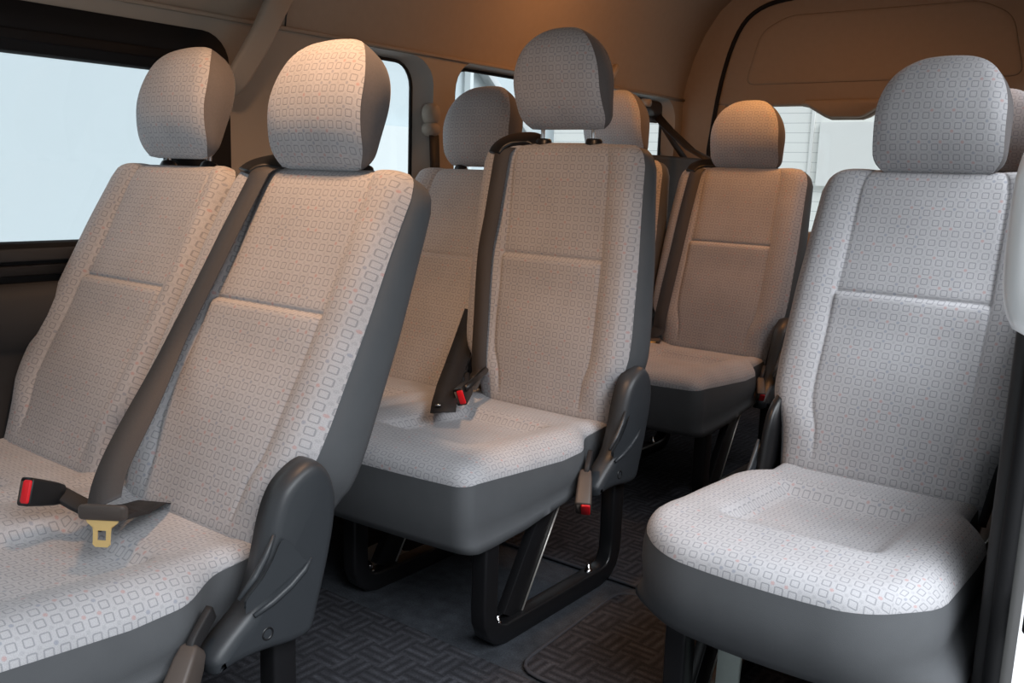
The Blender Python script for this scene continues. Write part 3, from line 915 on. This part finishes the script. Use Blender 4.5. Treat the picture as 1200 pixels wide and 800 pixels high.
# ------------------------------------------------------------------ door side: rear wall part, pillar, seal, white door edge
mb = MB(); mb.box((-.26, 2.15, -.03), (-.20, YR, 1.56)); struct(mb.build('wall_right', M['trimplastic']))
mb = MB()
prof = [(-.275, 2.14), (-.262, 1.80), (-.236, 1.58), (-.222, 1.50), (-.206, 1.49), (-.196, 1.51), (-.190, 1.60), (-.20, 2.14)]
rows = [[(a, b, z) for a, b in prof] for z in (-.03, .3, .6, .78, .86)]
mb.grid(rows, close=False)
struct(mb.build('trim_5', M['darkpanel']))
mb = MB(); mb.tube([(-.193, 1.475, z) for z in (-.03, .4, .8, .86)], .012, 10, up=(1,0,0))
struct(mb.build('trim_6', M['blackmatt']))
# open sliding door: white painted leading edge with rounded upper bulge, and a black latch
def white_edge():
    mb = MB()
    rows = []
    for z, dx, ry in ((-.05, 0, .05), (.3, 0, .05), (.6, 0, .05), (.85, 0, .05)):
        rows.append([(-.165 + dx + .02*(1-math.cos(PI*k/12)) * .5 + .0, 1.47 + .0*k + .12*k/12, z) for k in range(13)])
    mb.grid(rows)
    d = struct(mb.build('door_2', M['white']))
    # bulged upper edge
    mb = MB(); rows = []
    for j in range(21):
        v = j/20; z = .815 + .275*v
        e = abs(2*v - 1); k = (1 - e**3.2)**.45 if e < 1 else 0
        rows.append([(-.158 - .057*k*math.cos(PI*(q/12 - .5)) if False else -.180 + .042*k*math.cos(PI + PI*(q/12 - .5)*1.0), 1.33 + .07*k*math.sin(PI*(q/12 - .5)), z) for q in range(13)])
    mb.grid(rows)
    mb.build('edge_bulge', M['white'], d)
    mb = MB(); mb.prism(soft([(1.44, .37), (1.47, .37), (1.47, .44), (1.44, .44)], .012), lambda a, b, dd: (-.150 - dd*.6, a - .0, b), None, [(0, 0), (0, .01), (.003, .014)])
    mb.build('latch', M['black'], d)
white_edge()

# ------------------------------------------------------------------ small fittings on the far side
t = thing('grab_handle', 'beige plastic grab handle slanting over the pillar beside the first window', 'handle', (XW, 1.53, 1.30))
mb = MB(); oo = Vector(t.location)
path = [(XW + .03, 1.66, 1.475), (XW + .055, 1.625, 1.445), (XW + .075, 1.585, 1.40), (XW + .08, 1.545, 1.335), (XW + .075, 1.505, 1.27), (XW + .06, 1.475, 1.215), (XW + .02, 1.462, 1.185)]
mb.sweep([Vector(p) - oo for p in smooth_loop(path, 5, False)], rrect(-.013, -.031, .013, .031, .010, 4), up=(0, .8, -.45), scales=[1.12 - .18*i/30 for i in range(31)])
mb.build('grip', M['trimplastic'], t)
mb = MB(); mb.prism(rrect(1.455, 1.150, 1.475, 1.185, .008, 3), lambda a, b, d: (XW + d - oo.x, a - oo.y, b - oo.z), None, [(0, 0), (0, .02), (.003, .025)])
mb.build('end_cap', M['trimplastic'], t)

t = thing('belt_anchor', 'beige shoulder belt anchor cover on the pillar between the side windows', 'seat belt anchor', (XW, 2.255, 1.165))
oo = Vector(t.location)
for zc, hh in ((.022, .034), (-.026, .024)):
    mb = MB()
    P = [(.030*math.cos(2*PI*k/20)*1.0, zc + hh*math.sin(2*PI*k/20)) for k in range(20)]
    mb.prism(P, lambda a, b, d: (d, a, b), None, [(0, 0), (0, .02), (.004, .032), (.012, .040)])
    mb.build('anchor_cover', M['trimplastic'], t)
mb = MB(); strip(mb, [(.028, 0, -.045), (.030, .005, -.15), (.03, .02, -.42)], [(1, 0, 0)]*3, .046)
mb.build('webbing', M['webblack'], t)

t = thing('coat_hook', 'small beige coat hook on the headliner above the rear window', 'hook', (XW + .03, 3.28, 1.42)); oo = Vector(t.location)
mb = MB(); mb.sweep([(0, -.03, -.045), (.025, -.005, -.01), (.03, .02, .03)], rrect(-.012, -.010, .012, .010, .004, 2), up=(1, 0, 0)); mb.build('hook', M['trimplastic'], t)
mb = MB(); mb.prism(rrect(.0, -.03, .06, .04, .012, 3), lambda a, b, d: (d - .01, a, b), None, [(0, -.01), (0, .01), (.003, .014)]); mb.build('base', M['liner'], t)

# rear quarter belt and its upper anchor
t = thing('seat_belt', 'black belt stretched from the rear corner pillar down behind the rear seat', 'seat belt', (XW + .02, 3.72, 1.27)); oo = Vector(t.location)
mb = MB(); strip(mb, [Vector(p) - oo for p in ((XW + .03, 3.70, 1.285), (-1.98, 3.66, 1.22), (-1.80, 3.52, 1.13), (-1.66, 3.42, 1.085))], [(.6, -.5, .6)]*4, .046); mb.build('webbing', M['webblack'], t)
mb = MB(); strip(mb, [Vector(p) - oo for p in ((XW + .025, 3.74, 1.265), (-2.03, 3.80, 1.17), (-1.98, 3.86, 1.08))], [(.8, -.5, .3)]*3, .03); mb.build('webbing', M['webblack'], t)
mb = MB(); mb.prism(rrect(3.55, 1.25, 3.74, 1.345, .03, 4), lambda a, b, d: (XW + d - oo.x, a - oo.y, b - oo.z), None, [(0, 0), (0, .03), (.006, .04)]); mb.build('anchor_plate', M['black'], t)
mb = MB(); mb.tube([(XW + .03 - oo.x, 3.57 - oo.y, 1.33 - oo.z), (XW + .07 - oo.x, 3.57 - oo.y, 1.325 - oo.z)], .016, 12, up=(0,0,1)); mb.build('bolt_cap', M['trimplastic'], t)

# ledge behind the rear seats
mb = MB(); mb.prism(rrect(3.30, .0, YR, 1.105, [.01, .01, .01, .06], 4), lambda a, b, d: (XW + d, a, b), None, [(0, 0), (0, .15), (.01, .165)])
struct(mb.build('trim_7', M['darkpanel']))

# scrap of paper under the middle seat
mb = MB()
rows = []
for j in range(6):
    rows.append([(-1.71 + .022*i + .004*math.sin(3*j), 1.55 + .024*j, .004 + .022*abs(math.sin(i*1.3 + j*.9))*(1 - abs(i-3)/4)) for i in range(7)])
mb.grid(rows)
tag(mb.build('paper_scrap', M['paper']), 'crumpled white paper scrap on the floor under the middle seats', 'paper')

# ------------------------------------------------------------------ outside
mb = MB(); mb.box((-14, -10, -.75), (14, 16, -.70)); struct(mb.build('ground', M['concrete']))
mb = MB(); mb.box((-5.3, -8, -.7), (-5.2, 10, 5)); struct(mb.build('wall_outside', M['outwall']))
mb = MB(); mb.box((-5.19, 4.5, -.7), (-5.08, 5.75, 1.34)); tag(mb.build('low_barrier', M['outband']), 'pale grey low barrier standing outside beyond the middle side window', 'barrier')
t = thing('wall_brace', 'grey steel post and diagonal brace on the wall outside the rear window', 'brace', (-5.13, 6, 0))
mb = MB(); mb.box((-.03, -.02, -.7), (.03, .02, 4)); mb.build('post', M['outband'], t)
mb = MB(); mb.sweep([(0, -.1, 2.08), (0, 2.4, .15)], rrect(-.03, -.05, .03, .05, .004, 2), up=(1, 0, 0)); mb.build('diagonal', M['steelbeam'], t)
t = thing('roller_shutter', 'white slatted garage shutter seen through the tailgate window', 'shutter', (-1.5, 7.2, -.7))
mb = MB(); mb.box((-3.6, 0, 0), (4.5, .05, 4.2)); mb.build('slats', M['shutter'], t)
mb = MB(); mb.box((-1.08, -.03, 1.70), (1.2, -.002, 2.18)); mb.build('panel', M['shutpanel'], t)
mb = MB(); mb.box((-1.16, -.012, 0), (-1.135, -.001, 4.2)); mb.build('post', M['shutpanel'], t)

# ------------------------------------------------------------------ light
w = bpy.data.worlds.new('overcast'); scene.world = w; w.use_nodes = True
nt = w.node_tree; bg = nt.nodes['Background']
bg.inputs[0].default_value = (.86, .94, 1.0, 1); bg.inputs[1].default_value = .42

def lamp(name, kind, loc, energy, color, size=None, target=None, size_y=None, **kw):
    l = bpy.data.lights.new(name, kind); l.energy = energy; l.color = color
    if kind == 'AREA':
        l.shape = 'RECTANGLE' if size_y else 'DISK'; l.size = size
        if size_y: l.size_y = size_y
    elif size is not None:
        if kind == 'SUN': l.angle = size
        else: l.shadow_soft_size = size
    o = bpy.data.objects.new(name, l); col.objects.link(o); o.location = loc
    if target is not None:
        o.rotation_euler = (Vector(target) - Vector(loc)).to_track_quat('-Z', 'Y').to_euler()
    return o
# hazy daylight on the open-door side
lamp('daylight', 'SUN', (2.40, .15, 5.0), 6.0, (.91, .95, 1.0), math.radians(56), (-1.0, 1.2, .3))
# warm dome lamps in the roof, plus an added fill for the coving
d1 = lamp('dome_and_fill_lamp', 'SPOT', (-1.20, .95, 1.86), 54, (1, .57, .31), .07, (-1.43, 1.28, 1.0))
d1.data.spot_size = math.radians(85); d1.data.spot_blend = 1
lamp('dome_and_fill_lamp', 'POINT', (-1.64, 2.72, 1.66), 3.6, (1, .42, .13), .06)  # extra light put in for the warm glow on the far coving
lamp('dome_and_fill_lamp', 'AREA', (-1.18, 3.02, 1.76), 4.8, (1, .42, .13), .14, (-1.36, 3.08, 0), .10)

for o in list(col.objects):
    g = {'double_seat': 'double passenger seats in rows', 'single_seat': 'single seats on the door side', 'seat_belt': 'seat belts of the passenger seats',
         'seat_belt_buckle': 'seat belt buckles with red buttons', 'floor_mat': 'carpet mats on the van floor'}.get(o.name.split('.')[0])
    if g and o.parent is None: o['group'] = g

# ------------------------------------------------------------------ camera
yaw, tilt, roll, f = 0.6534192461903389, 0.17818507903886574, 0.03327859454957828, 1078.5891960727963
fw = Vector((-math.sin(yaw)*math.cos(tilt), math.cos(yaw)*math.cos(tilt), -math.sin(tilt)))
rt = Vector((math.cos(yaw), math.sin(yaw), 0)); up = rt.cross(fw)
r2 = rt*math.cos(roll) + up*math.sin(roll); u2 = -rt*math.sin(roll) + up*math.cos(roll)
cam = bpy.data.cameras.new('camera'); co = bpy.data.objects.new('camera', cam); col.objects.link(co)
m = Matrix((r2, u2, -fw)).transposed().to_4x4(); m.translation = (0, 0, 1.0)
co.matrix_world = m
cam.sensor_width = 36; cam.lens = f/1200*36; cam.clip_start = .02
scene.camera = co

vs = scene.view_settings
vs.view_transform = 'Standard'; vs.look = 'None'; vs.gamma = 1; vs.exposure = 0.16; vs.use_curve_mapping = False
